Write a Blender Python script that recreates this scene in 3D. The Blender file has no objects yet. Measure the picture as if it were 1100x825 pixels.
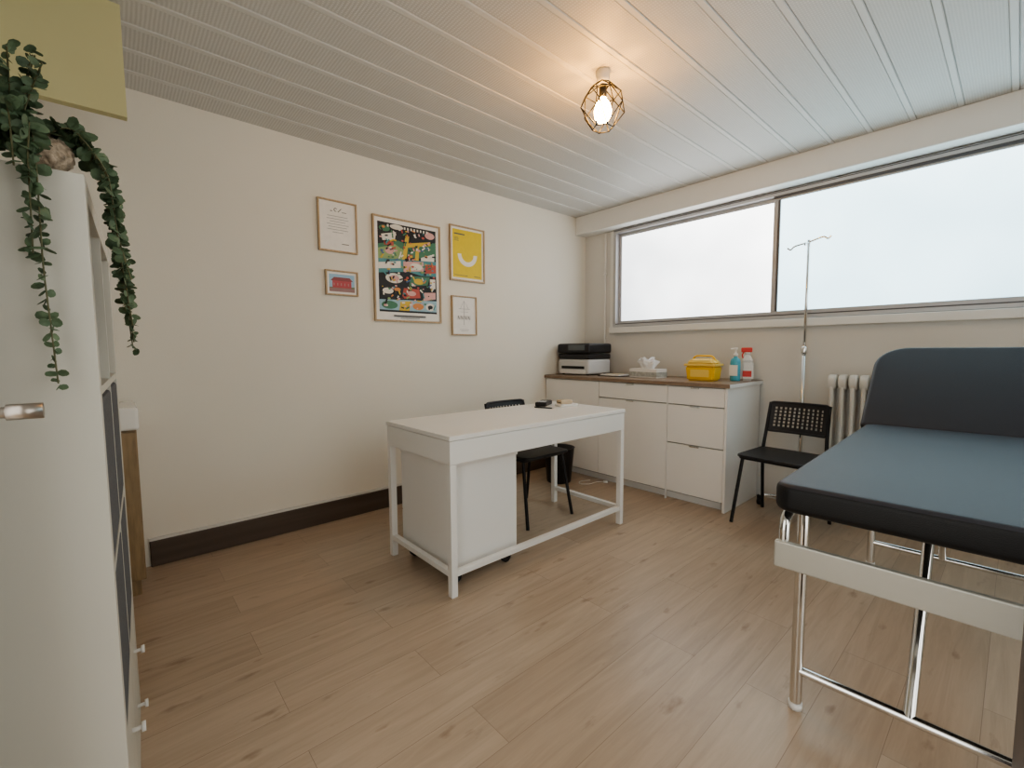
import bpy, bmesh, math, random
from mathutils import Vector, Matrix, Euler
random.seed(7)
scene=bpy.context.scene
COL=scene.collection

# ------------------------------------------------------------ materials
def mat(name,color,rough=.5,metal=0.,noise=0.,nscale=8.,bump=0.,bscale=60.,emit=None,estr=0.,coat=0.,alpha=1.,trans=0.,stretch=None,ior=1.5):
    m=bpy.data.materials.new(name); m.use_nodes=True
    nt=m.node_tree; b=nt.nodes["Principled BSDF"]
    b.inputs["Base Color"].default_value=(*color,1); b.inputs["Roughness"].default_value=rough
    b.inputs["Metallic"].default_value=metal; b.inputs["Coat Weight"].default_value=coat
    b.inputs["Transmission Weight"].default_value=trans; b.inputs["IOR"].default_value=ior
    if emit: b.inputs["Emission Color"].default_value=(*emit,1); b.inputs["Emission Strength"].default_value=estr
    tc=nt.nodes.new("ShaderNodeTexCoord"); mp=nt.nodes.new("ShaderNodeMapping")
    nt.links.new(tc.outputs["Object"],mp.inputs[0])
    if stretch: mp.inputs["Scale"].default_value=stretch
    if noise>0:
        n=nt.nodes.new("ShaderNodeTexNoise"); n.inputs["Scale"].default_value=nscale; n.inputs["Detail"].default_value=5
        nt.links.new(mp.outputs[0],n.inputs["Vector"])
        r=nt.nodes.new("ShaderNodeValToRGB"); r.color_ramp.elements[0].position=.3; r.color_ramp.elements[1].position=.7
        r.color_ramp.elements[0].color=(*[c*(1-noise) for c in color],1)
        r.color_ramp.elements[1].color=(*[min(1,c*(1+noise*.6)) for c in color],1)
        nt.links.new(n.outputs["Fac"],r.inputs[0]); nt.links.new(r.outputs[0],b.inputs["Base Color"])
    if bump>0:
        n2=nt.nodes.new("ShaderNodeTexNoise"); n2.inputs["Scale"].default_value=bscale; n2.inputs["Detail"].default_value=4
        nt.links.new(mp.outputs[0],n2.inputs["Vector"])
        bp=nt.nodes.new("ShaderNodeBump"); bp.inputs["Strength"].default_value=bump; bp.inputs["Distance"].default_value=.004
        nt.links.new(n2.outputs["Fac"],bp.inputs["Height"]); nt.links.new(bp.outputs[0],b.inputs["Normal"])
    return m

M={}
M['wall']=mat('cream_wall_paint',(.80,.77,.69),.75,noise=.015,nscale=1.5,bump=.08,bscale=120)
M['wallw']=mat('white_wall_paint',(.71,.70,.665),.75,noise=.015,nscale=1.5,bump=.08,bscale=120)
M['yellow']=mat('yellow_lit_bulkhead',(.60,.57,.33),.8,noise=.03,nscale=2)  # yellowish light on the bulkhead, put into its base colour
M['base']=mat('brown_skirting',(.095,.070,.054),.45,noise=.2,nscale=6,stretch=(1,.2,4))
M['trimw']=mat('white_trim',(.80,.80,.775),.5,noise=.015)
M['white']=mat('white_lacquer',(.84,.83,.805),.32,noise=.01,nscale=3)
M['whitek']=mat('white_shelf_foil',(.58,.565,.505),.42,noise=.02,nscale=2)
M['whitem']=mat('white_matte',(.8,.79,.77),.5,noise=.01)
M['counter']=mat('wood_counter_edge',(.28,.20,.14),.4,noise=.25,nscale=6,stretch=(2,14,14))
M['wood']=mat('oak_frame_wood',(.50,.37,.23),.45,noise=.2,nscale=10,stretch=(6,6,1))
M['woodv']=mat('oak_vanity',(.32,.23,.13),.45,noise=.25,nscale=8,stretch=(8,8,1))
M['darkwood']=mat('dark_walnut',(.040,.024,.016),.4,noise=.3,nscale=8,stretch=(8,8,1))
M['black']=mat('black_plastic',(.016,.016,.019),.42,noise=.1,nscale=20)
M['blackm']=mat('black_metal',(.013,.013,.015),.4,metal=.3,noise=.1)
M['chrome']=mat('chrome',(.78,.78,.77),.12,metal=1,noise=.02)
M['alu']=mat('aluminium_frame',(.50,.50,.51),.4,metal=.35,noise=.04,nscale=5)
M['alud']=mat('aluminium_dark',(.12,.12,.125),.4,metal=.5,noise=.04,nscale=5)
M['aluw']=mat('pale_metal_rail',(.54,.53,.48),.35,metal=.35,noise=.03)
M['brass']=mat('brushed_handle_metal',(.40,.36,.32),.32,metal=.9,noise=.08)
M['grey']=mat('grey_felt_box',(.12,.125,.135),.9,noise=.2,nscale=120,bump=.5,bscale=200)
M['radiator']=mat('radiator_enamel',(.76,.755,.72),.4,noise=.02)
M['dark']=mat('dark_gap',(.02,.02,.02),.8,noise=.05)
M['cgap']=mat('groove_grey',(.40,.40,.39),.8,noise=.05)
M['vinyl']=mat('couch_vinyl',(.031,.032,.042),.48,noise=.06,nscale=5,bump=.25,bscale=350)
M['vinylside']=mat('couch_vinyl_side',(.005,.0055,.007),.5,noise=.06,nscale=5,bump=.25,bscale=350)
M['leaf']=mat('eucalyptus_leaf',(.115,.175,.10),.6,noise=.4,nscale=25)
M['stem']=mat('stem_brown',(.12,.12,.06),.6,noise=.2)
M['basket']=mat('dried_flower_ball',(.50,.40,.30),.9,noise=.5,nscale=90,bump=1,bscale=120)
M['yplastic']=mat('yellow_plastic',(.82,.52,.05),.35,noise=.03)
M['yclear']=mat('yellow_plastic_light',(.85,.62,.16),.3,noise=.03)
M['blue']=mat('blue_gel',(.10,.42,.55),.15,noise=.05)
M['red']=mat('red_plastic',(.65,.04,.03),.35,noise=.05)
M['tissue']=mat('tissue_paper',(.85,.85,.85),.9,noise=.03)
M['tbox']=mat('tissue_box_card',(.45,.47,.45),.6,noise=.3,nscale=40)
M['ceramic']=mat('white_ceramic',(.85,.84,.8),.12,noise=.01)
M['paper']=mat('white_paper',(.85,.84,.81),.6,noise=.01)
M['beige']=mat('beige_plastic',(.62,.52,.38),.4,noise=.05)
M['lcd']=mat('screen_grey',(.12,.14,.15),.2,noise=.05)
M['pgrey']=mat('printer_grey',(.60,.61,.62),.45,noise=.03)
M['cable']=mat('white_cable',(.75,.74,.7),.5,noise=.02)

# frosted glass: back-lit daylight panes (blurred exterior: darker low left, bright up right)
def frosted(name,c1,c2,strength,sx,sz):
    m=bpy.data.materials.new(name); m.use_nodes=True; nt=m.node_tree; b=nt.nodes["Principled BSDF"]
    b.inputs["Base Color"].default_value=(.5,.55,.56,1); b.inputs["Roughness"].default_value=.35
    tc=nt.nodes.new("ShaderNodeTexCoord"); n=nt.nodes.new("ShaderNodeTexNoise"); n.inputs["Scale"].default_value=1.3; n.inputs["Detail"].default_value=2
    nt.links.new(tc.outputs["Object"],n.inputs["Vector"])
    sp=nt.nodes.new("ShaderNodeSeparateXYZ"); nt.links.new(tc.outputs["Object"],sp.inputs[0])
    a=nt.nodes.new("ShaderNodeMath"); a.operation='MULTIPLY_ADD'; a.inputs[1].default_value=sx; nt.links.new(sp.outputs[0],a.inputs[0]); nt.links.new(n.outputs["Fac"],a.inputs[2])
    c=nt.nodes.new("ShaderNodeMath"); c.operation='MULTIPLY_ADD'; c.inputs[1].default_value=sz; nt.links.new(sp.outputs[2],c.inputs[0]); nt.links.new(a.outputs[0],c.inputs[2])
    r=nt.nodes.new("ShaderNodeValToRGB"); r.color_ramp.elements[0].position=.1; r.color_ramp.elements[1].position=.8
    r.color_ramp.elements[0].color=(*c1,1); r.color_ramp.elements[1].color=(*c2,1)
    nt.links.new(c.outputs[0],r.inputs[0]); nt.links.new(r.outputs[0],b.inputs["Emission Color"])
    b.inputs["Emission Strength"].default_value=strength
    return m
M['glassL']=frosted('frosted_glass_bright',(.34,.37,.39),(.99,.995,1.0),3.0,.28,.50)
M['glassR']=frosted('frosted_glass_bluish',(.24,.42,.50),(.62,.83,.91),2.8,-.12,.50)

# laminate floor
def floor_mat():
    m=bpy.data.materials.new('light_oak_laminate'); m.use_nodes=True; nt=m.node_tree; L=nt.links; N=nt.nodes.new
    b=nt.nodes["Principled BSDF"]
    tc=N("ShaderNodeTexCoord"); sep=N("ShaderNodeSeparateXYZ"); L.new(tc.outputs["Object"],sep.inputs[0])
    cmb=N("ShaderNodeCombineXYZ"); L.new(sep.outputs["Y"],cmb.inputs["X"]); L.new(sep.outputs["X"],cmb.inputs["Y"])
    br=N("ShaderNodeTexBrick"); L.new(cmb.outputs[0],br.inputs["Vector"])
    br.offset=.37; br.inputs["Scale"].default_value=1; br.inputs["Brick Width"].default_value=1.22; br.inputs["Row Height"].default_value=.185
    br.inputs["Mortar Size"].default_value=.0008; br.inputs["Mortar Smooth"].default_value=.3; br.inputs["Bias"].default_value=0
    br.inputs["Color1"].default_value=(.455,.355,.262,1); br.inputs["Color2"].default_value=(.530,.425,.322,1); br.inputs["Mortar"].default_value=(.26,.19,.14,1)
    mp=N("ShaderNodeMapping"); mp.inputs["Scale"].default_value=(1.3,16,1); L.new(cmb.outputs[0],mp.inputs[0])
    add=N("ShaderNodeVectorMath"); add.operation='ADD'; L.new(mp.outputs[0],add.inputs[0])
    sc=N("ShaderNodeVectorMath"); sc.operation='SCALE'; sc.inputs[3].default_value=60; L.new(br.outputs["Color"],sc.inputs[0]); L.new(sc.outputs[0],add.inputs[1])
    n=N("ShaderNodeTexNoise"); n.inputs["Scale"].default_value=1.6; n.inputs["Detail"].default_value=10; n.inputs["Roughness"].default_value=.65; n.inputs["Distortion"].default_value=.8
    L.new(add.outputs[0],n.inputs["Vector"])
    r=N("ShaderNodeValToRGB"); r.color_ramp.elements[0].position=.3; r.color_ramp.elements[0].color=(.82,.80,.78,1); r.color_ramp.elements[1].position=.68; r.color_ramp.elements[1].color=(1.06,1.06,1.07,1)
    L.new(n.outputs["Fac"],r.inputs[0])
    mx=N("ShaderNodeMix"); mx.data_type='RGBA'; mx.blend_type='MULTIPLY'; mx.inputs[0].default_value=1
    L.new(br.outputs["Color"],mx.inputs[6]); L.new(r.outputs[0],mx.inputs[7])
    mp2=N("ShaderNodeMapping"); mp2.inputs["Scale"].default_value=(3.5,10,1); L.new(cmb.outputs[0],mp2.inputs[0])
    n2=N("ShaderNodeTexNoise"); n2.inputs["Scale"].default_value=1.4; n2.inputs["Detail"].default_value=6; L.new(mp2.outputs[0],n2.inputs["Vector"])
    r2=N("ShaderNodeValToRGB"); r2.color_ramp.elements[0].position=.26; r2.color_ramp.elements[0].color=(.64,.58,.53,1); r2.color_ramp.elements[1].position=.37; r2.color_ramp.elements[1].color=(1,1,1,1)
    L.new(n2.outputs["Fac"],r2.inputs[0])
    mx2=N("ShaderNodeMix"); mx2.data_type='RGBA'; mx2.blend_type='MULTIPLY'; mx2.inputs[0].default_value=1
    L.new(mx.outputs[2],mx2.inputs[6]); L.new(r2.outputs[0],mx2.inputs[7]); L.new(mx2.outputs[2],b.inputs["Base Color"])
    b.inputs["Roughness"].default_value=.32
    bp=N("ShaderNodeBump"); bp.inputs["Strength"].default_value=.12; bp.inputs["Distance"].default_value=.002
    L.new(n.outputs["Fac"],bp.inputs["Height"]); L.new(bp.outputs[0],b.inputs["Normal"])
    return m
M['floor']=floor_mat()
def ceil_mat():
    m=bpy.data.materials.new('ribbed_pvc_ceiling'); m.use_nodes=True; nt=m.node_tree; L=nt.links; N=nt.nodes.new
    b=nt.nodes["Principled BSDF"]; b.inputs["Roughness"].default_value=.5
    tc=N("ShaderNodeTexCoord"); 
    w=N("ShaderNodeTexWave"); w.wave_type='BANDS'; w.bands_direction='Y'; w.inputs["Scale"].default_value=22; w.inputs["Distortion"].default_value=.6; w.inputs["Detail"].default_value=1
    w2=N("ShaderNodeTexWave"); w2.wave_type='BANDS'; w2.bands_direction='X'; w2.inputs["Scale"].default_value=30; w2.inputs["Distortion"].default_value=.6
    L.new(tc.outputs["Object"],w.inputs["Vector"]); L.new(tc.outputs["Object"],w2.inputs["Vector"])
    mul=N("ShaderNodeMath"); mul.operation='MULTIPLY'; L.new(w.outputs["Fac"],mul.inputs[0]); L.new(w2.outputs["Fac"],mul.inputs[1])
    r=N("ShaderNodeValToRGB"); r.color_ramp.elements[0].color=(.60,.60,.58,1); r.color_ramp.elements[1].color=(.73,.73,.71,1)
    L.new(mul.outputs[0],r.inputs[0]); L.new(r.outputs[0],b.inputs["Base Color"])
    bp=N("ShaderNodeBump"); bp.inputs["Strength"].default_value=.5; bp.inputs["Distance"].default_value=.002
    L.new(mul.outputs[0],bp.inputs["Height"]); L.new(bp.outputs[0],b.inputs["Normal"])
    return m
M['ceil']=ceil_mat()
M['ceilstrip']=mat('smooth_pvc_strip',(.69,.69,.67),.5,noise=.01)

# ------------------------------------------------------------ helpers
def link(o,parent=None):
    COL.objects.link(o)
    if parent: o.parent=parent
    return o
def finish(name,bm,m,parent=None,smooth=False,loc=(0,0,0)):
    me=bpy.data.meshes.new(name); bm.normal_update(); bm.to_mesh(me); bm.free()
    if isinstance(m,(list,tuple)):
        for q in m: me.materials.append(q)
    else: me.materials.append(m)
    if smooth:
        for p in me.polygons: p.use_smooth=True
    o=bpy.data.objects.new(name,me); o.location=loc
    return link(o,parent)
def E(name,loc=(0,0,0),rz=0):
    e=bpy.data.objects.new(name,None); e.empty_display_size=.1; e.location=loc; e.rotation_euler=(0,0,rz); return link(e)
def box(name,a,b,m,parent=None,bev=0.,seg=2):
    bm=bmesh.new(); bmesh.ops.create_cube(bm,size=1)
    a=Vector(a); b=Vector(b); c=(a+b)/2; s=b-a
    for v in bm.verts: v.co=Vector((v.co.x*abs(s.x),v.co.y*abs(s.y),v.co.z*abs(s.z)))
    if bev>0:
        bmesh.ops.bevel(bm,geom=bm.edges[:],offset=min(bev,min(abs(x) for x in s)*.45),segments=seg,affect='EDGES',profile=.5)
    return finish(name,bm,m,parent,loc=c,smooth=False)
def cyl(name,p0,p1,r,m,parent=None,r2=None,seg=20,cap=True):
    p0=Vector(p0); p1=Vector(p1); d=p1-p0
    bm=bmesh.new(); bmesh.ops.create_cone(bm,cap_ends=cap,segments=seg,radius1=r,radius2=r if r2 is None else r2,depth=d.length)
    q=d.to_track_quat('Z','Y').to_matrix().to_4x4()
    bmesh.ops.transform(bm,matrix=q,verts=bm.verts)
    o=finish(name,bm,m,parent,loc=(p0+p1)/2)
    for p in o.data.polygons: p.use_smooth=len(p.vertices)==4
    return o
def tube(name,pts,r,m,parent=None,rad=.0,cyclic=False,res=4):
    """rounded polyline tube"""
    P=[Vector(p) for p in pts]; out=[]
    n=len(P)
    for i,p in enumerate(P):
        if rad>0 and (cyclic or 0<i<n-1):
            a=P[(i-1)%n]; b=P[(i+1)%n]
            da=(a-p); db=(b-p); ra=min(rad,da.length*.48); rb=min(rad,db.length*.48)
            s=p+da.normalized()*ra; e=p+db.normalized()*rb
            for k in range(7):
                t=k/6; out.append(s*(1-t)**2+p*2*t*(1-t)+e*t*t)
        else: out.append(p)
    cu=bpy.data.curves.new(name,'CURVE'); cu.dimensions='3D'; cu.bevel_depth=r; cu.bevel_resolution=res; cu.use_fill_caps=True
    sp=cu.splines.new('POLY'); sp.points.add(len(out)-1)
    for i,p in enumerate(out): sp.points[i].co=(*p,1)
    sp.use_cyclic_u=cyclic
    tmp=bpy.data.objects.new('tmp',cu); COL.objects.link(tmp)
    bpy.context.view_layer.update()
    me=bpy.data.meshes.new_from_object(tmp.evaluated_get(bpy.context.evaluated_depsgraph_get()))
    bpy.data.objects.remove(tmp); me.name=name; me.materials.clear(); me.materials.append(m)
    for p in me.polygons: p.use_smooth=True
    return link(bpy.data.objects.new(name,me),parent)
def lathe(name,prof,m,parent=None,loc=(0,0,0),seg=32):
    bm=bmesh.new(); rings=[]
    for r,z in prof:
        rings.append([bm.verts.new((max(r,1e-4)*math.cos(2*math.pi*i/seg),max(r,1e-4)*math.sin(2*math.pi*i/seg),z)) for i in range(seg)])
    for a,b in zip(rings[:-1],rings[1:]):
        for i in range(seg): bm.faces.new((a[i],a[(i+1)%seg],b[(i+1)%seg],b[i]))
    bm.faces.new(rings[0][::-1]); bm.faces.new(rings[-1])
    return finish(name,bm,m,parent,smooth=True,loc=loc)
def prism(name,poly,h,m,parent=None,bev=0.,seg=3,loc=(0,0,0),mx=None,smooth=False):
    bm=bmesh.new(); vs=[bm.verts.new((x,y,0)) for x,y in poly]; f=bm.faces.new(vs)
    r=bmesh.ops.extrude_face_region(bm,geom=[f]); vv=[v for v in r['geom'] if isinstance(v,bmesh.types.BMVert)]
    bmesh.ops.translate(bm,vec=(0,0,h),verts=vv); bmesh.ops.recalc_face_normals(bm,faces=bm.faces[:])
    if bev>0:
        ed=[e for e in bm.edges if abs(e.verts[0].co.z-e.verts[1].co.z)<1e-6]
        bmesh.ops.bevel(bm,geom=ed,offset=bev,segments=seg,affect='EDGES',profile=.5)
    if mx: bmesh.ops.transform(bm,matrix=mx,verts=bm.verts)
    return finish(name,bm,m,parent,loc=loc,smooth=smooth)
def rrect(w,h,r,n=6,corners=(1,1,1,1)):
    pts=[]
    for k,(cx,cy,a0) in enumerate([(w/2,h/2,0),(-w/2,h/2,90),(-w/2,-h/2,180),(w/2,-h/2,270)]):
        rr=r*corners[k]
        if rr<=0: pts.append((cx,cy)); continue
        ox=cx-math.copysign(rr,cx); oy=cy-math.copysign(rr,cy)
        for i in range(n+1):
            a=math.radians(a0+90*i/n); pts.append((ox+rr*math.cos(a),oy+rr*math.sin(a)))
    return pts

HC=2.49; NW=-4.18; XR=4.25
# ------------------------------------------------------------ room shell
box('floor',(-.1,-6.0,-.1),(XR+.1,.12,0),M['floor'])
box('wall_left',(-.12,NW-.1,0),(0,.12,HC+.1),M['wall'])
W0,W1,ZB,ZT=.38,4.0,1.37,2.31
wb=E('wall_window')
box('wall_below',(0,0,0),(XR,.12,ZB),M['wallw'],wb)
box('wall_above',(0,0,ZT),(XR,.12,HC+.1),M['wallw'],wb)
box('wall_pier_left',(0,0,ZB),(W0,.12,ZT),M['wallw'],wb)
box('wall_pier_right',(W1,0,ZB),(XR,.12,ZT),M['wallw'],wb)
# right wall, out of view: wide opening added to let fill light in
wr=E('wall_right')
box('wall_right_solid',(XR,-1.7,0),(XR+.12,.12,HC+.1),M['wallw'],wr)
box('wall_right_solid_b',(XR,NW-.1,0),(XR+.12,-3.5,HC+.1),M['wallw'],wr)
box('wall_right_lintel',(XR,-3.5,2.40),(XR+.12,-1.7,HC+.1),M['wallw'],wr)
wn_=E('wall_near')
box('wall_near_solid',(0,NW-.1,0),(2.1,NW,HC+.1),M['wallw'],wn_)
box('wall_near_right',(3.15,NW-.1,0),(XR+.12,NW,HC+.1),M['wallw'],wn_)
box('wall_near_lintel',(2.1,NW-.1,2.08),(3.15,NW,HC+.1),M['wallw'],wn_)
box('trim_beam',(0,-.16,2.315),(XR,0,HC),M['trimw'],bev=.006)
box('wall_bulkhead',(.66,NW,2.075),(.70,-3.66,HC+.02),M['yellow'])
# ceiling
def ceiling():
    bm=bmesh.new(); y0,y1=NW-.05,-.155
    x=0.0; pitch=.2
    segs=[]
    while x<XR:
        segs+= [(x,0,x+.165,0,0),(x+.165,0,x+.1665,.003,1),(x+.1665,.003,x+.168,.003,2),(x+.168,.003,x+.170,-.0015,1),
                (x+.170,-.0015,x+.192,-.0015,1),
                (x+.192,-.0015,x+.1945,.004,1),(x+.1945,.004,x+.197,.004,2),(x+.197,.004,x+.2,0,1)]
        x+=pitch
    for a,za,b,zb_,mi in segs:
        vs=[bm.verts.new((a,y0,HC+za)),bm.verts.new((a,y1,HC+za)),bm.verts.new((b,y1,HC+zb_)),bm.verts.new((b,y0,HC+zb_))]
        f=bm.faces.new(vs); f.material_index=mi
    bmesh.ops.remove_doubles(bm,verts=bm.verts,dist=1e-5)
    r=bmesh.ops.create_cube(bm,size=1)
    for v in r['verts']: v.co=Vector((XR/2+v.co.x*(XR+.2),(NW)/2+v.co.y*(abs(NW)+.2),HC+.08+v.co.z*.1))
    return finish('ceiling',bm,[M['ceil'],M['ceilstrip'],M['cgap']])
ceiling()
box('baseboard_left',(0,-3.66,0),(.022,-.6,.14),M['base'],bev=.004)
box('trim_skirting_cap',(0,-3.66,.14),(.014,-.6,.155),M['wallw'])

# ------------------------------------------------------------ window
wn=E('window_1')
fy0,fy1=-.035,.06
def fr(n,a,b,m=M['alu'],bev=.003): box(n,a,b,m,wn,bev)
fr('frame_top',(W0,fy0,2.275),(W1,fy1,ZT-.002)); fr('frame_bottom',(W0,fy0,1.375),(W1,fy1,1.405))
fr('frame_left',(W0,fy0,1.405),(W0+.03,fy1,2.275)); fr('frame_right',(W1-.03,fy0,1.405),(W1,fy1,2.275))
def sash(n,x0,x1,y,gm):
    t=.03
    fr(n+'_rail_top',(x0,y,2.245),(x1,y+.025,2.275)); fr(n+'_rail_bottom',(x0,y,1.405),(x1,y+.025,1.435))
    fr(n+'_stile_left',(x0,y,1.435),(x0+t,y+.025,2.245)); fr(n+'_stile_right',(x1-t,y,1.435),(x1,y+.025,2.245))
    box(n+'_frosted_pane',(x0+t,y+.010,1.435),(x1-t,y+.016,2.245),gm,wn)
sash('sash_a',W0+.03,1.83,.015,M['glassL'])
sash('sash_b',1.80,W1-.03,-.022,M['glassR'])
fr('sash_b_gasket',(1.832,-.026,1.435),(1.845,-.012,2.245),M['alud'],.001)
fr('track_shadow_gap',(1.80,-.030,2.258),(W1-.03,-.0225,2.276),M['alud'],.001)
fr('track_bottom_gap',(W0+.03,-.0365,1.400),(W1-.03,-.0225,1.408),M['alud'],.001)
fr('track_top_gap',(W0,-.037,2.296),(W1,-.0352,2.302),M['alud'],0)
box('trim_window_sill',(W0-.03,-.06,1.315),(W1+.03,.0,1.372),M['trimw'],bev=.006)
box('trim_window_jamb',(W0-.045,-.02,1.372),(W0,.0,2.31),M['trimw'],bev=.003)
pp=E('wall_pipe'); tube('pipe',[(.27,-.018,.92),(.27,-.018,2.30)],.009,M['trimw'],pp)
box('bracket_1',(.255,-.03,1.9),(.285,-.001,1.915),M['trimw'],pp); box('bracket_2',(.255,-.03,1.2),(.285,-.001,1.215),M['trimw'],pp)

# ------------------------------------------------------------ radiator
rd=E('radiator',(0,0,0))
for i in range(12):
    x=2.235+i*.058
    for j,yy in enumerate((-.055,-.09,-.125)):
        tube('column_%d_%d'%(i,j),[(x,yy,.16),(x,yy,.94)],.013,M['radiator'],rd)
    for n_,z in (('top',.93),('bottom',.17)):
        prism('cap_%s_%d'%(n_,i),rrect(.115,.10,.045),.046,M['radiator'],rd,bev=.012,mx=Matrix.Translation((x-.023,-.09,z))@Matrix(((0,0,1,0),(1,0,0,0),(0,1,0,0),(0,0,0,1))),smooth=True)
for k in (0,11):
    x=2.235+k*.058; box('foot_%d'%k,(x-.02,-.125,0),(x+.02,-.055,.14),M['radiator'],rd,.01)

# ------------------------------------------------------------ base cabinet
cb=E('base_cabinet',(0,0,0)); f=-.6
XS=[.01,.65,1.295,1.73]
box('carcass',(.01,-.58,.06),(1.73,-.02,.885),M['cgap'],cb,.002)
box('plinth',(.01,-.54,0),(1.70,-.05,.06),M['white'],cb)
box('side_panel',(1.73,-.60,0),(1.748,-.02,.885),M['white'],cb,.001)
box('countertop',(.005,-.615,.885),(1.765,-.01,.912),M['whitem'],cb,.002)
box('countertop_edge',(.005,-.618,.886),(1.768,-.6152,.911),M['counter'],cb)
box('countertop_top',(.005,-.615,.9122),(1.765,-.01,.915),M['counter'],cb)
def front(n,x0,x1,z0,z1): box(n,(x0+.002,-.60,z0+.002),(x1-.002,-.581,z1-.002),M['white'],cb,.0015)
def tab(n,cx,z): box(n,(cx-.035,-.612,z-.004),(cx+.035,-.598,z+.006),M['chrome'],cb,.002)
front('door_a',XS[0],XS[1],.07,.88)
front('drawer_b',XS[1],XS[2],.745,.88); tab('tab_b',.97,.872)
front('door_b',XS[1],XS[2],.07,.74); tab('tab_b2',.97,.735)
front('drawer_c1',XS[2]+.004,XS[3],.745,.88); tab('tab_c1',1.52,.872)
front('drawer_c2',XS[2]+.004,XS[3],.45,.74); tab('tab_c2',1.52,.735)
front('drawer_c3',XS[2]+.004,XS[3],.07,.445); tab('tab_c3',1.52,.44)
box('stile',(XS[2]-.004,-.602,0),(XS[2]+.004,-.58,.885),M['whitem'],cb)
CT=.915
pr=E('printer',(.24,-.30,CT))
box('body',(-.19,-.17,.01),(.19,.17,.15),M['pgrey'],pr,.02,3)
box('body_upper',(-.19,-.165,.15),(.19,.17,.20),M['black'],pr,.012,3)
box('scanner_lid',(-.2,-.175,.205),(.2,.175,.30),M['black'],pr,.022,3)
box('paper_slot',(-.14,-.173,.06),(.14,-.168,.085),M['dark'],pr); box('paper_tray',(-.16,-.175,.012),(.16,-.169,.05),M['whitem'],pr,.003)
box('control_panel',(-.05,-.182,.235),(.15,-.172,.285),M['lcd'],pr,.003)
for i,(sx,sy) in enumerate([(-1,-1),(1,-1),(-1,1),(1,1)]): cyl('foot_%d'%i,(sx*.15,sy*.13,0),(sx*.15,sy*.13,.012),.012,M['black'],pr)
bk=E('document_tray',(.64,-.36,CT)); box('tray_base',(-.12,-.09,.0),(.12,.09,.008),M['black'],bk,.003)
box('sheet_stack',(-.10,-.08,.008),(.10,.08,.018),M['paper'],bk); box('leaflet',(-.05,-.06,.018),(.09,.05,.021),M['beige'],bk)
tb=E('tissue_box',(.96,-.33,CT),-.1)
box('carton',(-.14,-.07,0),(.14,.07,.075),M['whitem'],tb,.003)
box('carton_band',(-.141,-.071,.012),(.141,.071,.05),M['tbox'],tb)
bm=bmesh.new()
for k,(ox,tw,hh) in enumerate([(-.025,.3,.085),(.03,1.1,.065),(.0,2.0,.07)]):
    n_=28; base=[bm.verts.new((ox+.028*math.cos(2*math.pi*i/n_),.018*math.sin(2*math.pi*i/n_),0)) for i in range(n_)]
    prev=base
    for st in range(1,6):
        t=st/5; ring=[]
        for i in range(n_):
            a=2*math.pi*i/n_; rr=(.025+.05*t)*(1+.38*t*math.sin(4*a+tw*3+k)+.15*t*math.sin(9*a+k*2))
            ring.append(bm.verts.new((ox+rr*math.cos(a)*(1-.25*t),rr*.7*math.sin(a),hh*t*(1+.22*math.sin(3*a+tw)))))
        for i in range(n_): bm.faces.new((prev[i],prev[(i+1)%n_],ring[(i+1)%n_],ring[i]))
        prev=ring
    c=bm.verts.new((ox,0,hh*.75))
    for i in range(n_): bm.faces.new((prev[i],prev[(i+1)%n_],c))
finish('tissue',bm,M['tissue'],tb,True,(0,0,.072))
def frustum(n,w0,d0,w1,d1,z0,z1,m,p,bev=.012):
    bm=bmesh.new(); bmesh.ops.create_cube(bm,size=1)
    for v in bm.verts:
        w,d,z=(w1,d1,z1) if v.co.z>0 else (w0,d0,z0)
        v.co=Vector((math.copysign(w/2,v.co.x),math.copysign(d/2,v.co.y),z))
    bmesh.ops.bevel(bm,geom=bm.edges[:],offset=bev,segments=3,affect='EDGES')
    return finish(n,bm,m,p)
yc=E('sharps_container',(1.465,-.37,CT),.05)
frustum('tub',.20,.14,.225,.155,0,.115,M['yplastic'],yc); frustum('rim',.24,.17,.24,.17,.112,.13,M['yclear'],yc,.005)
frustum('lid',.225,.155,.15,.10,.128,.17,M['yclear'],yc,.012)
tube('handle',[(-.1,0,.13),(-.07,0,.19),(.07,0,.19),(.1,0,.13)],.007,M['yplastic'],yc,.03)
box('label',(-.07,-.076,.03),(.07,-.071,.085),M['yclear'],yc)
gb=E('hand_gel_bottle',(1.650,-.245,CT))
lathe('bottle',[(.034,0),(.036,.01),(.036,.14),(.03,.165),(.014,.175),(.014,.19)],M['blue'],gb)
lathe('pump_collar',[(.016,.185),(.016,.205),(.006,.207),(.006,.235),(.012,.237),(.012,.25)],M['whitem'],gb)
tube('pump_nozzle',[(0,0,.244),(-.03,-.02,.240)],.005,M['whitem'],gb)
box('label',(-.03,-.0375,.04),(.03,-.034,.12),M['paper'],gb)
sb=E('spray_bottle',(1.70,-.15,CT),.3)
frustum('bottle',.085,.055,.075,.05,0,.15,M['whitem'],sb,.014); frustum('shoulder',.075,.05,.03,.03,.145,.20,M['whitem'],sb,.008)
cyl('collar',(0,0,.195),(0,0,.215),.017,M['whitem'],sb); box('trigger_head',(-.045,-.012,.215),(.03,.012,.25),M['red'],sb,.006)
tube('trigger',[(-.025,0,.22),(-.038,0,.195),(-.032,0,.17)],.005,M['red'],sb,.01)
box('label',(-.030,-.0285,.03),(.030,-.0275,.075),M['red'],sb)

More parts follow.
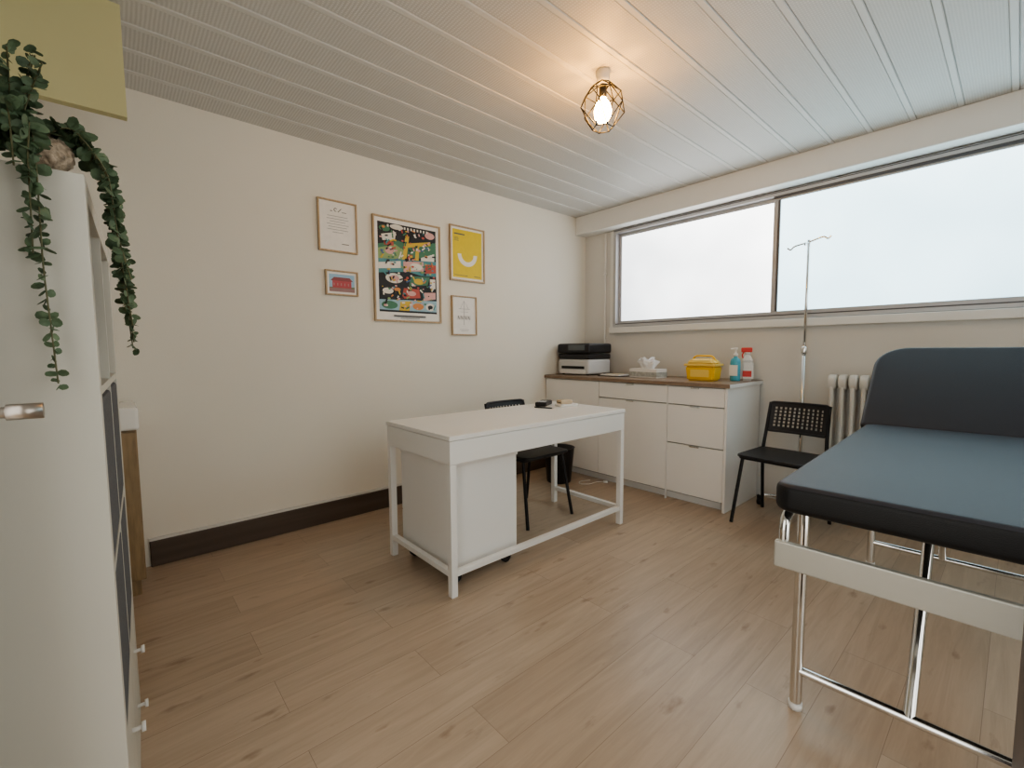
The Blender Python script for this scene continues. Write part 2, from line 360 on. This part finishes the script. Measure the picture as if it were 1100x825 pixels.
# ------------------------------------------------------------ desk
dk=E('writing_desk',(0,0,0)); X0,X1,Y0,Y1,H=.74,1.375,-2.635,-1.265,.768
box('top',(X0,Y0,H-.022),(X1,Y1,H),M['white'],dk,.003)
box('apron',(X0+.004,Y0+.004,H-.135),(X1-.004,Y1-.004,H-.024),M['white'],dk,.003)
l=.034
for i,(x,y) in enumerate([(X0+.004,Y0+.004),(X1-.004-l,Y0+.004),(X0+.004,Y1-.004-l),(X1-.004-l,Y1-.004-l)]):
    box('leg_%d'%(i+1),(x,y,0),(x+l,y+l,H-.135),M['white'],dk,.002)
for y,n in ((Y0+.006,'a'),(Y1-.006-.028,'b')):
    box('side_rail_'+n,(X0+.038,y,.095),(X1-.038,y+.028,.123),M['white'],dk,.002)
box('long_rail',(X1-.036,Y0+.038,.095),(X1-.008,Y1-.038,.123),M['white'],dk,.002)
du=E('drawer_unit',(0,0,0))
box('cabinet',(.80,-2.575,.085),(1.30,-2.16,.60),M['white'],du,.003)
box('top_slab',(.795,-2.58,.60),(1.305,-2.155,.615),M['white'],du,.002)
for i,(a,b) in enumerate([(.10,.26),(.265,.425),(.43,.59)]):
    box('drawer_%d'%(i+1),(.785,-2.57,a),(.80,-2.165,b),M['white'],du,.002)
for i,(x,y) in enumerate([(.85,-2.53),(1.25,-2.53),(.85,-2.2),(1.25,-2.2)]):
    cyl('castor_%d'%(i+1),(x-.012,y,.03),(x+.012,y,.03),.03,M['black'],du); box('castor_fork_%d'%(i+1),(x-.016,y-.016,.045),(x+.016,y+.016,.086),M['black'],du,.004)
ct=E('card_terminal',(.86,-1.50,H),.5); box('body',(-.04,-.085,0),(.04,.085,.03),M['black'],ct,.008); box('screen',(-.03,.01,.0302),(.03,.07,.032),M['lcd'],ct)
for i in range(9): box('key_%d'%i,(-.028+.02*(i%3),-.07+.022*(i//3),.03),(-.014+.02*(i%3),-.056+.022*(i//3),.033),M['pgrey'],ct)
cr=E('card_reader',(1.00,-1.42,H),-.3); box('base',(-.045,-.07,0),(.045,.07,.018),M['whitem'],cr,.005); box('body',(-.035,-.06,.018),(.035,.03,.045),M['beige'],cr,.006); box('slot',(-.03,-.0605,.026),(.03,-.06,.030),M['dark'],cr)
pn=E('pen',(.98,-1.62,H),.3); cyl('barrel',(-.07,0,.005),(.06,0,.005),.0045,M['black'],pn); cyl('tip',(.06,0,.005),(.075,0,.005),.0045,M['chrome'],pn,r2=.001)
wbn=E('waste_bin',(.42,-.86,0)); lathe('bucket',[(.10,0),(.105,.005),(.135,.30),(.14,.305),(.13,.305),(.098,.02),(.0,.018)],M['black'],wbn)
ps=E('extension_cord',(.66,-.70,0),.9)
box('plug',(.10,-.012,.0),(.14,.012,.02),M['cable'],ps,.005)
tube('cord',[(.10,0,.010),(.04,.02,.005),(-.03,-.05,.005),(-.12,-.03,.005),(-.10,.05,.005),(.0,.07,.005)],.003,M['cable'],ps,.06)

# ------------------------------------------------------------ chairs
def chair(loc,rz):
    c=E('side_chair',loc,rz)   # faces -Y
    w=.20
    poly=rrect(.42,.41,.05,corners=(.6,.6,1,1))
    prism('seat',poly,.016,M['black'],c,bev=.006,loc=(0,-.01,.445))
    tube('seat_frame',[(-w,-.17,.435),(w,-.17,.435),(w,.17,.435),(-w,.17,.435)],.010,M['blackm'],c,.03,cyclic=True)
    for s in (-1,1):
        tube('front_leg_%s'%('r' if s>0 else 'l'),[(s*.185,-.15,.44),(s*.215,-.225,0.0)],.011,M['blackm'],c)
        tube('back_leg_%s'%('r' if s>0 else 'l'),[(s*.21,.235,0),(s*.195,.17,.44),(s*.185,.20,.60),(s*.18,.245,.775)],.011,M['blackm'],c,.05)
    nx,nz=52,25; W,Hh=.375,.20
    bm=bmesh.new(); g={}
    def pos(i,j):
        u=i/nx*2-1; v=j/nz
        return Vector((u*W/2*(1-.03*v), .20+.045*v+.025*(1-u*u)-.004, .578+v*Hh))
    for i in range(nx+1):
        for j in range(nz+1): g[i,j]=bm.verts.new(pos(i,j))
    for i in range(nx):
        for j in range(nz):
            if 4<=i<nx-4 and 4<=j<nz-4 and (i%4 in (1,2)) and ((j-4)%3 in (0,1)): continue
            bm.faces.new((g[i,j],g[i+1,j],g[i+1,j+1],g[i,j+1]))
    o=finish('backrest',bm,M['black'],c)
    sm=o.modifiers.new('s','SOLIDIFY'); sm.thickness=.008; sm.offset=0
    tube('back_rim',[pos(0,0),pos(13,0),pos(26,0),pos(39,0),pos(nx,0),pos(nx,nz),pos(39,nz),pos(26,nz),pos(13,nz),pos(0,nz)],.008,M['black'],c,.03,cyclic=True)
    return c
chair((.80,-1.60,0),math.pi/2)
chair((2.07,-.50,0),-.06)

# ------------------------------------------------------------ IV pole
iv=E('iv_pole',(2.065,-.13,0))
cyl('pole',(0,0,.08),(0,0,1.15),.0125,M['chrome'],iv); cyl('pole_upper',(0,0,1.15),(0,0,1.90),.009,M['chrome'],iv)
lathe('clamp_knob',[(.018,1.12),(.020,1.13),(.020,1.16),(.016,1.17)],M['chrome'],iv)
tube('hook_bar',[(-.13,.0,1.865),(-.11,0,1.845),(-.09,0,1.87),(0,0,1.885),(.09,0,1.91),(.11,0,1.885),(.13,0,1.905)],.006,M['chrome'],iv,.02)
tube('hook_bar_b',[(0,-.09,1.865),(0,-.075,1.85),(0,-.06,1.87),(0,0,1.885),(0,.05,1.895)],.006,M['chrome'],iv,.02)
lathe('hub',[(.03,.06),(.035,.07),(.035,.10),(.014,.12)],M['chrome'],iv)
for k in range(5):
    a=math.radians(200+72*k)
    R=.24 if k in(0,1,4) else .10
    tx,ty=R*math.cos(a),R*math.sin(a)
    if ty>.09: ty=.09
    tube('arm_%d'%k,[(0,0,.085),(tx*.8,ty*.8,.08),(tx,ty,.07)],.011,M['chrome'],iv,.03)
    cyl('castor_%d'%k,(tx-.011,ty,.028),(tx+.011,ty,.028),.028,M['black'],iv); box('castor_fork_%d'%k,(tx-.015,ty-.014,.04),(tx+.015,ty+.014,.075),M['black'],iv,.004)

# ------------------------------------------------------------ examination couch
ec=E('examination_couch',(2.625,-2.39,0),math.radians(2.0))
WC=.66; LC=1.43
zt,zb=.785,.705
def cushion(n,w,L,t,mx,cor=(1,1,1,1),r=.03):
    bm=bmesh.new(); pts=rrect(w,L,r,10,cor); vs=[bm.verts.new((x,y,0)) for x,y in pts]; ff=bm.faces.new(vs)
    rr=bmesh.ops.extrude_face_region(bm,geom=[ff]); vv=[v for v in rr['geom'] if isinstance(v,bmesh.types.BMVert)]
    bmesh.ops.translate(bm,vec=(0,0,t),verts=vv); bmesh.ops.recalc_face_normals(bm,faces=bm.faces[:])
    ed=[e for e in bm.edges if abs(e.verts[0].co.z-e.verts[1].co.z)<1e-6]
    bmesh.ops.bevel(bm,geom=ed,offset=.020,segments=5,affect='EDGES',profile=.5)
    bmesh.ops.transform(bm,matrix=mx,verts=bm.verts); bm.normal_update()
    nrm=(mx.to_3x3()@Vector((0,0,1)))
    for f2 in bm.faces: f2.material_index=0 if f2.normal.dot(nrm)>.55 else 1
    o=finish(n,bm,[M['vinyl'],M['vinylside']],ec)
    for p in o.data.polygons: p.use_smooth=True
    try: o.data.set_sharp_from_angle(angle=math.radians(50))
    except Exception: pass
    return o
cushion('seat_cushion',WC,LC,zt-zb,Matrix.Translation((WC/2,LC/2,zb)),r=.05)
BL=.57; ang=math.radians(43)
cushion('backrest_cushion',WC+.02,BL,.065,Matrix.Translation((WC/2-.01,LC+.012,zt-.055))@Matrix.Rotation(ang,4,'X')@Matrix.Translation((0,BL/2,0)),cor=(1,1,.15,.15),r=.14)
fx0,fx1=.028,WC-.04; fyA,fyB=.225,1.60
for i,(x,y) in enumerate([(fx0,fyA),(fx1,fyA),(fx0,fyB),(fx1,fyB)]):
    tube('leg_%d'%(i+1),[(x,y,.012),(x,y,.69)],.017,M['chrome'],ec); cyl('leg_foot_%d'%(i+1),(x,y,0),(x,y,.02),.02,M['whitem'],ec)
for i,x in enumerate((fx0,fx1)):
    tube('top_rail_%d'%i,[(x,.03,.60),(x,.03,.687),(x,fyB,.687)],.014,M['chrome'],ec,.04)
for i,y in enumerate((.29,.7,1.2,1.60)):
    tube('cross_rail_%d'%i,[(fx0,y,.680),(fx1,y,.680)],.012,M['chrome'],ec)
for i,y in enumerate((fyA,fyB)): tube('low_rail_%d'%i,[(fx0,y,.13),(fx1,y,.13)],.014,M['chrome'],ec)
tube('strut_a',[(.30,fyA,.13),(.30,.67,.68)],.015,M['chrome'],ec); tube('strut_b',[(.30,fyB,.13),(.30,1.2,.68)],.015,M['chrome'],ec)
box('roll_holder_bar',(.01,.005,.545),(WC-.01,.025,.62),M['aluw'],ec,.004)
by0,bz0=LC+.012,zt-.075
for i,x in enumerate((fx0+.06,fx1-.06)):
    tube('back_rail_%d'%i,[(x,by0,bz0-.01),(x,by0+.5*math.cos(ang),bz0-.01+.5*math.sin(ang))],.012,M['chrome'],ec)
    tube('back_stay_%d'%i,[(x,by0+.3*math.cos(ang),bz0-.01+.3*math.sin(ang)),(x,fyB+.02,.68)],.010,M['chrome'],ec)

# dark cabinet near camera right
dc=E('bedside_cabinet',(0,0,0))
box('body',(3.093,-3.12,.03),(3.50,-2.75,.78),M['darkwood'],dc,.004); box('top',(3.091,-3.13,.78),(3.51,-2.745,.80),M['darkwood'],dc,.003)
box('plinth',(3.11,-3.10,0),(3.48,-2.77,.03),M['dark'],dc)
box('drawer_front',(3.11,-3.135,.56),(3.49,-3.12,.76),M['darkwood'],dc,.003); box('door_front',(3.11,-3.135,.05),(3.49,-3.12,.55),M['darkwood'],dc,.003)
cyl('knob_1',(3.30,-3.16,.66),(3.30,-3.135,.66),.012,M['brass'],dc); cyl('knob_2',(3.15,-3.16,.40),(3.15,-3.135,.40),.012,M['brass'],dc)

# ------------------------------------------------------------ cube shelving unit
KX,KY=1.965,-3.775
ks=E('cube_shelf_unit',(KX,KY,0),-math.radians(2.0))
W_,D_,HH=.77,.39,1.47; T=.038; t2=.016
box('side_near',(-T,-D_,0),(0,0,HH),M['whitek'],ks,.001); box('side_far',(-W_,-D_,0),(-W_+T,0,HH),M['whitek'],ks,.001)
box('top',(-W_+T,-D_,HH-T),(-T,0,HH),M['whitek'],ks,.001); box('bottom',(-W_+T,-D_,0),(-T,0,T),M['whitek'],ks,.001)
cell=(HH-2*T-3*t2)/4; mid=-W_/2
box('upright',(mid-t2/2,-D_+.002,T),(mid+t2/2,-.001,HH-T),M['whitek'],ks)
zs=[T+i*(cell+t2) for i in range(4)]
for i in range(1,4):
    box('shelf_%d'%i,(-W_+T,-D_+.002,zs[i]-t2),(mid-t2/2,-.001,zs[i]),M['whitek'],ks); box('shelf_%db'%i,(mid+t2/2,-D_+.002,zs[i]-t2),(-T,-.001,zs[i]),M['whitek'],ks)
cols=[(-W_+T,mid-t2/2),(mid+t2/2,-T)]
for ci,(a,b) in enumerate(cols):
    for r in (1,2):
        box('fabric_box_%d%d'%(ci,r),(a+.005,-.37,zs[r]+.002),(b-.005,-.001,zs[r]+cell-.01),M['grey'],ks,.008)
    for k in range(2):
        z0=zs[0]+k*cell/2
        box('drawer_%d%d'%(ci,k),(a+.003,-.37,z0+.002),(b-.003,-.001,z0+cell/2-.002),M['whitek'],ks,.002)
        cyl('knob_stem_%d%d'%(ci,k),((a+b)/2,-.002,z0+cell/4),((a+b)/2,.018,z0+cell/4),.005,M['whitem'],ks)
        cyl('knob_%d%d'%(ci,k),((a+b)/2,.016,z0+cell/4),((a+b)/2,.024,z0+cell/4),.011,M['whitem'],ks)
    box('back_panel_%d'%ci,(a,-D_+.01,zs[3]),(b,-D_+.014,zs[3]+cell),M['whitek'],ks)

# ------------------------------------------------------------ vanity with washbasin
vn=E('washbasin_vanity',(0,0,0))
box('cabinet',(.01,NW+.02,.08),(.36,-3.69,.80),M['woodv'],vn,.003); box('plinth',(.02,NW+.03,0),(.33,-3.71,.08),M['woodv'],vn)
box('door_a',(.36,NW+.03,.09),(.376,-3.93,.79),M['woodv'],vn,.002); box('door_b',(.36,-3.925,.09),(.376,-3.695,.79),M['woodv'],vn,.002)
box('basin_slab',(.01,NW+.01,.80),(.39,-3.68,.905),M['ceramic'],vn,.012,3)
cyl('tap_stem',(.07,-3.93,.90),(.07,-3.93,1.03),.014,M['chrome'],vn); tube('tap_spout',[(.07,-3.93,1.02),(.18,-3.93,1.04),(.19,-3.93,1.0)],.010,M['chrome'],vn,.03)

# ------------------------------------------------------------ door leaf with lever (opened, left of the camera)
dr=E('door_1',(0,0,0))
box('leaf',(2.12,-4.75,.01),(2.16,-3.93,2.04),M['whitem'],dr,.002)
cyl('rose',(2.16,-3.965,1.08),(2.17,-3.965,1.08),.025,M['chrome'],dr)
tube('lever',[(2.165,-3.965,1.083),(2.205,-3.965,1.083),(2.205,-3.86,1.083)],.0075,M['brass'],dr,.015)
cyl('lever_grip',(2.205,-3.862,1.083),(2.205,-3.828,1.083),.0105,M['brass'],dr)

# ------------------------------------------------------------ eucalyptus garland
def garland():
    g=E('eucalyptus_plant',(1.90,-3.84,1.47))
    strands=[]
    o=Vector((1.90,-3.84,1.47))
    rnd=random.Random(3)
    def S(pts): strands.append([Vector(p)-o for p in pts])
    B=(1.90,-3.86,1.50)
    S([B,(1.96,-3.835,1.54),(2.00,-3.83,1.46),(2.00,-3.832,1.30),(2.005,-3.825,1.10)])
    S([B,(1.97,-3.835,1.55),(2.01,-3.838,1.47),(2.00,-3.842,1.32)])
    S([B,(1.97,-3.88,1.60),(2.00,-3.885,1.52),(2.0,-3.89,1.43)])
    S([B,(1.97,-3.90,1.62),(2.01,-3.90,1.55),(2.01,-3.905,1.44)])
    S([B,(1.97,-3.86,1.57),(2.00,-3.855,1.52),(2.0,-3.855,1.45)])
    for dx,zb_,xe in ((.0,1.18,-.02),(.02,1.21,-.03),(-.03,1.16,-.05),(.04,1.30,.02),(-.05,1.26,-.07),(.01,1.33,0)):
        S([B,(1.88+dx,-3.79,1.57),(1.87+dx,-3.742,1.50),(1.865+dx,-3.735,1.38),(1.86+dx+xe,-3.720,zb_)])
    for k in range(20):
        a=rnd.uniform(0,6.28); h=rnd.uniform(.07,.17); q=rnd.uniform(.03,.09)
        S([B,(1.90+.4*q*math.cos(a),-3.87+.4*q*math.sin(a),1.50+h*.6),(1.93+q*math.cos(a),-3.875+q*.9*math.sin(a),1.50+h)])
    bm=bmesh.new()
    def leaf(p,d,n,s):
        d=d.normalized(); n=(n-d*n.dot(d)).normalized(); b=d.cross(n)
        pr=[(0,0),(.25,.42),(.6,.5),(.9,.28),(1.02,0),(.9,-.28),(.6,-.5),(.25,-.42)]
        c=bm.verts.new(p+d*s*.55+n*s*.10)
        vs=[bm.verts.new(p+d*s*a+b*s*q) for a,q in pr]
        for i in range(len(vs)): bm.faces.new((c,vs[i],vs[(i+1)%len(vs)]))
    for si,s in enumerate(strands):
        pts=[]
        for a,b in zip(s[:-1],s[1:]):
            k=max(2,int((b-a).length/.004))
            for i in range(k): pts.append(a.lerp(b,i/k))
        pts.append(s[-1])
        for _ in range(40): pts=[pts[0]]+[(pts[i-1]+pts[i]*2+pts[i+1])/4 for i in range(1,len(pts)-1)]+[pts[-1]]
        tube('stem_%d'%si,pts[::3],.0012,M['stem'],g,res=2)
        for i in range(4,len(pts)-1,3):
            t=(pts[i+1]-pts[i]).normalized()
            for q in range(2):
                r=Vector((rnd.uniform(-1,1),rnd.uniform(-.8,.8),rnd.uniform(-1,1))); r=(r-t*r.dot(t)).normalized()
                d=r*.9+t*.35
                nn=Vector((rnd.uniform(-1,1),rnd.uniform(-1,1),rnd.uniform(-1,1)))
                leaf(pts[i],d,nn,rnd.uniform(.013,.026)*(1.15-.45*i/len(pts)))
    finish('leaves',bm,M['leaf'],g)
    bm=bmesh.new(); bmesh.ops.create_icosphere(bm,subdivisions=4,radius=.032)
    for v in bm.verts: v.co*=1+.14*math.sin(v.co.x*300)*math.sin(v.co.y*280)*math.sin(v.co.z*290)
    finish('dried_flower_ball',bm,M['basket'],g,True,(-.01,.02,.045))
garland()

# ------------------------------------------------------------ ceiling lamp
lp=E('pendant_lamp',(1.67,-1.92,0))
M['bulb']=mat('bulb_glow',(1,.8,.4),.3,emit=(1,.47,.09),estr=120)
lathe('canopy',[(.022,2.425),(.03,2.45),(.034,HC-.002)],M['pgrey'],lp); cyl('socket',(0,0,2.365),(0,0,2.43),.018,M['black'],lp)
lathe('bulb',[(.013,2.375),(.016,2.36),(.034,2.335),(.042,2.305),(.038,2.275),(.022,2.255),(.001,2.248)],M['bulb'],lp)
rings=[(.035,2.43,0),(.085,2.385,30),(.112,2.31,0),(.05,2.225,30)]
n=6; V=[]
for r,z,a0 in rings: V.append([Vector((r*math.cos(math.radians(a0+60*i)),r*math.sin(math.radians(a0+60*i)),z)) for i in range(n)])
ed=[]
for k,R in enumerate(V):
    if k!=2:
        for i in range(n): ed.append((R[i],R[(i+1)%n]))
    if k<3:
        for i in range(n):
            a=R[i]
            if k%2==0: ed+= [(a,V[k+1][i]),(a,V[k+1][(i-1)%n])]
            else: ed+= [(a,V[k+1][i]),(a,V[k+1][(i+1)%n])]
for i,(a,b) in enumerate(ed): cyl('wire_%d'%i,a,b,.0026,M['blackm'],lp,seg=6)

# ------------------------------------------------------------ pictures on left wall
cache={}
def cm(c):
    k=tuple(round(x,3) for x in c)
    if k not in cache: cache[k]=mat('print_ink_%d'%len(cache),k,.55,noise=.04,nscale=30)
    return cache[k]
def picture(name,y0,y1,z0,z1,fw,shapes,bg=(.85,.83,.79)):
    e=E(name,(0,(y0+y1)/2,(z0+z1)/2)); w,h=y1-y0,z1-z0
    d=.02
    box('frame_bottom',(0,-w/2,-h/2),(d,w/2,-h/2+fw),M['wood'],e,.001); box('frame_top',(0,-w/2,h/2-fw),(d,w/2,h/2),M['wood'],e,.001)
    box('frame_left',(0,-w/2,-h/2+fw),(d,-w/2+fw,h/2-fw),M['wood'],e,.001); box('frame_right',(0,w/2-fw,-h/2+fw),(d,w/2,h/2-fw),M['wood'],e,.001)
    box('backing',(0.0,-w/2+fw,-h/2+fw),(.010,w/2-fw,h/2-fw),cm(bg),e)
    iw,ih=w-2*fw,h-2*fw
    bm=bmesh.new(); mats=[]
    for k,(kind,dt,c) in enumerate(shapes):
        m=cm(c)
        if m not in mats: mats.append(m)
        x=.0102+k*.00004
        if kind=='r': u0,v0,u1,v1=dt; P=[(u0,v0),(u1,v0),(u1,v1),(u0,v1)]
        elif kind=='e':
            cu,cv,ru,rv=dt[:4]; P=[(cu+ru*math.cos(2*math.pi*i/24),cv+rv*math.sin(2*math.pi*i/24)) for i in range(24)]
        elif kind=='p': P=dt
        elif kind=='arc':
            cu,cv,r,t,a0,a1=dt; asp=iw/ih
            for i in range(20):
                A=math.radians(a0+(a1-a0)*i/20); B=math.radians(a0+(a1-a0)*(i+1)/20)
                Q=[(cu+r*math.cos(A),cv+r*asp*math.sin(A)),(cu+r*math.cos(B),cv+r*asp*math.sin(B)),(cu+(r-t)*math.cos(B),cv+(r-t)*asp*math.sin(B)),(cu+(r-t)*math.cos(A),cv+(r-t)*asp*math.sin(A))]
                f_=bm.faces.new([bm.verts.new((x,(q[0]-.5)*iw,(q[1]-.5)*ih)) for q in Q]); f_.material_index=mats.index(m)
            continue
        f_=bm.faces.new([bm.verts.new((x,(q[0]-.5)*iw,(q[1]-.5)*ih)) for q in P]); f_.material_index=mats.index(m)
    for f_ in bm.faces:
        f_.normal_update()
        if f_.normal.x<0: f_.normal_flip()
    if shapes: finish('print',bm,mats,e)
    return e
ink=(.12,.12,.12); gr=(.4,.4,.4)
sh=[]
sh+= [('arc',(.45,.84,.05,.02,30,300),ink),('p',[(.5,.8),(.53,.8),(.62,.88),(.6,.88)],ink),('r',(.3,.80,.36,.815),ink),('r',(.62,.80,.75,.812),ink)]
for i in range(7):
    hw=[.28,.30,.22,.30,.26,.29,.15][i]; v=.70-i*.055
    sh.append(('r',(.5-hw,v,.5+hw,v+.012),gr))
sh.append(('r',(.60,.14,.8,.155),ink))
picture('framed_text_print',-2.715,-2.455,1.815,2.15,.010,sh)
sh=[('r',(.07,.1,.93,.9),(.35,.55,.72)),('p',[(.07,.1),(.93,.1),(.93,.35),(.07,.3)],(.18,.25,.14)),('r',(.18,.28,.82,.62),(.50,.10,.12)),('p',[(.12,.6),(.88,.6),(.76,.76),(.24,.76)],(.30,.09,.10)),
    ('r',(.07,.1,.93,.27),(.35,.22,.22))]
for i in range(5): sh.append(('r',(.22+i*.12,.38,.25+i*.12,.50),(.45,.28,.28)))
picture('framed_house_photo',-2.68,-2.46,1.53,1.695,.010,sh)
R=random.Random(11)
K=(.022,.025,.032); Yl=(.70,.50,.08); G=(.08,.23,.14); T1=(.10,.30,.33); Rd=(.52,.11,.09); Pk=(.72,.42,.40); Wh=(.82,.79,.72); Bl=(.10,.17,.34); Or=(.66,.28,.10); Lg=(.30,.42,.20); Lb=(.34,.52,.60)
sh=[('r',(.05,.08,.95,.96),K)]
sh+= [('r',(.05,.90,.95,.96),K),('e',(.15,.90,.08,.03),G),('e',(.33,.93,.10,.025),Wh),('e',(.85,.90,.08,.035),Pk),
 ('p',[(.05,.74),(.35,.80),(.6,.76),(.95,.84),(.95,.66),(.05,.64)],G),('p',[(.05,.70),(.3,.76),(.45,.70),(.45,.62),(.05,.60)],Lg),
 ('p',[(.40,.58),(.46,.58),(.52,.86),(.46,.86)],Yl),('p',[(.44,.78),(.86,.84),(.86,.80),(.46,.74)],Yl),('p',[(.60,.60),(.66,.60),(.68,.80),(.63,.80)],Yl),('p',[(.70,.66),(.92,.72),(.92,.64),(.70,.60)],Wh),
 ('p',[(.1,.84),(.32,.88),(.30,.80),(.12,.78)],Wh),('r',(.14,.74,.28,.78),Rd),('e',(.22,.69,.07,.035),Pk),
 ('p',[(.05,.60),(.95,.64),(.95,.48),(.05,.46)],T1),('p',[(.05,.56),(.38,.60),(.38,.53),(.05,.50)],Wh),('p',[(.42,.50),(.74,.52),(.74,.62),(.42,.60)],Pk),('e',(.62,.56,.10,.035),Wh),
 ('p',[(.76,.50),(.95,.52),(.95,.60),(.76,.60)],Rd),('p',[(.05,.46),(.5,.50),(.95,.44),(.95,.32),(.05,.34)],K),('e',(.28,.42,.13,.05),Wh),('e',(.28,.42,.07,.028),Pk),('p',[(.5,.36),(.8,.38),(.84,.47),(.54,.46)],G),('e',(.66,.41,.08,.03),Yl),
 ('r',(.84,.35,.93,.45),Wh),('p',[(.05,.34),(.6,.36),(.95,.32),(.95,.2),(.05,.2)],K),('e',(.18,.29,.08,.03),Wh),('e',(.32,.31,.05,.02),Or),('p',[(.38,.22),(.68,.24),(.66,.33),(.42,.33)],Rd),('e',(.54,.28,.07,.025),Pk),('p',[(.72,.21),(.93,.24),(.93,.31),(.74,.30)],Pk),
 ('p',[(.05,.2),(.95,.22),(.95,.1),(.05,.1)],Lb),('e',(.2,.15,.12,.04),G),('p',[(.34,.10),(.5,.10),(.52,.2),(.36,.19)],Yl),('e',(.64,.15,.09,.035),Or),('e',(.84,.15,.08,.04),Wh),('e',(.84,.15,.04,.02),K)]
for i in range(210):
    c=R.choice([K,Yl,Yl,G,T1,Rd,Pk,Pk,Wh,Wh,Wh,Bl,Or,Lg,K,K,K,G]); u=R.uniform(.09,.91); v=R.uniform(.12,.92); s=R.uniform(.010,.024)
    if R.random()<.4: sh.append(('e',(u,v,s,s*.5),c))
    else:
        a=R.uniform(0,3.1); l1=R.uniform(.03,.08)
        dx,dy=l1*math.cos(a),l1*.7*math.sin(a); nx_,ny_=-.010*math.sin(a),.007*math.cos(a)
        P=[(u-dx/2-nx_,v-dy/2-ny_),(u+dx/2-nx_,v+dy/2-ny_),(u+dx/2+nx_,v+dy/2+ny_),(u-dx/2+nx_,v-dy/2+ny_)]
        P=[(min(.95,max(.05,p)),min(.96,max(.09,q))) for p,q in P]
        sh.append(('p',P,c))
for i in range(13): sh.append(('r',(.18+i*.05,.915,.205+i*.05,.94),Wh))
sh.append(('r',(.25,.035,.75,.05),ink)); sh.append(('r',(.35,.018,.65,.026),gr))
picture('framed_city_poster',-2.345,-1.79,1.37,2.115,.012,sh)
yy=(.78,.60,.04)
sh=[('r',(.05,.04,.95,.96),yy),('r',(.10,.86,.42,.885),ink),('arc',(.5,.50,.30,.11,180,360),(.86,.83,.78))]
for i in range(4): sh.append(('r',(.10,.80-i*.02,.22+.02*(i%2),.807-i*.02),ink))
sh.append(('r',(.1,.08,.5,.09),ink)); sh.append(('r',(.7,.08,.9,.09),ink))
picture('framed_yellow_print',-1.70,-1.35,1.72,2.16,.012,sh)
sh=[('r',(.48,.25,.50,.9),gr),('r',(.25,.68,.75,.69),gr),('r',(.32,.60,.68,.607),gr),('p',[(.5,.9),(.51,.9),(.70,.68),(.685,.68)],gr),('p',[(.48,.9),(.49,.9),(.33,.68),(.315,.68)],gr),
 ('r',(.3,.12,.7,.13),gr),('r',(.35,.08,.65,.088),gr)]
for i,u in enumerate((.22,.36,.52,.66)):
    sh+= [('r',(u,.40,u+.016,.50),ink),('p',[(u,.5),(u+.02,.5),(u+.075,.40),(u+.055,.40)],ink),('r',(u+.08,.40,u+.096,.50),ink)]
picture('framed_line_art_print',-1.69,-1.44,1.28,1.60,.010,sh)

# ------------------------------------------------------------ lights (window panes and bulb are the visible emitters; world fill enters the doorway and the added right opening)
w=bpy.data.worlds.new('world'); scene.world=w; w.use_nodes=True
w.node_tree.nodes['Background'].inputs[0].default_value=(1,.985,.93,1); w.node_tree.nodes['Background'].inputs[1].default_value=1.75

# ------------------------------------------------------------ camera
cam=bpy.data.cameras.new('camera'); cam.sensor_fit='HORIZONTAL'; cam.sensor_width=36; cam.lens=482.93*36/1100; cam.clip_start=.02
co=bpy.data.objects.new('camera',cam); link(co)
yaw,pit,rol=.8452,.0763,-.0059
R_=Vector((math.cos(yaw),math.sin(yaw),0)); Fh=Vector((-math.sin(yaw),math.cos(yaw),0))
F_=Fh*math.cos(pit)+Vector((0,0,-math.sin(pit))); U_=Fh*math.sin(pit)+Vector((0,0,math.cos(pit)))
ri=R_*math.cos(rol)+U_*math.sin(rol); up=-R_*math.sin(rol)+U_*math.cos(rol)
mx=Matrix((ri,up,-F_)).transposed().to_4x4(); mx.translation=Vector((3.0673,-3.7556,1.16)); co.matrix_world=mx
scene.camera=co
scene.view_settings.view_transform='AgX'
try: scene.view_settings.look='AgX - Medium High Contrast'
except Exception: pass
scene.view_settings.exposure=.35
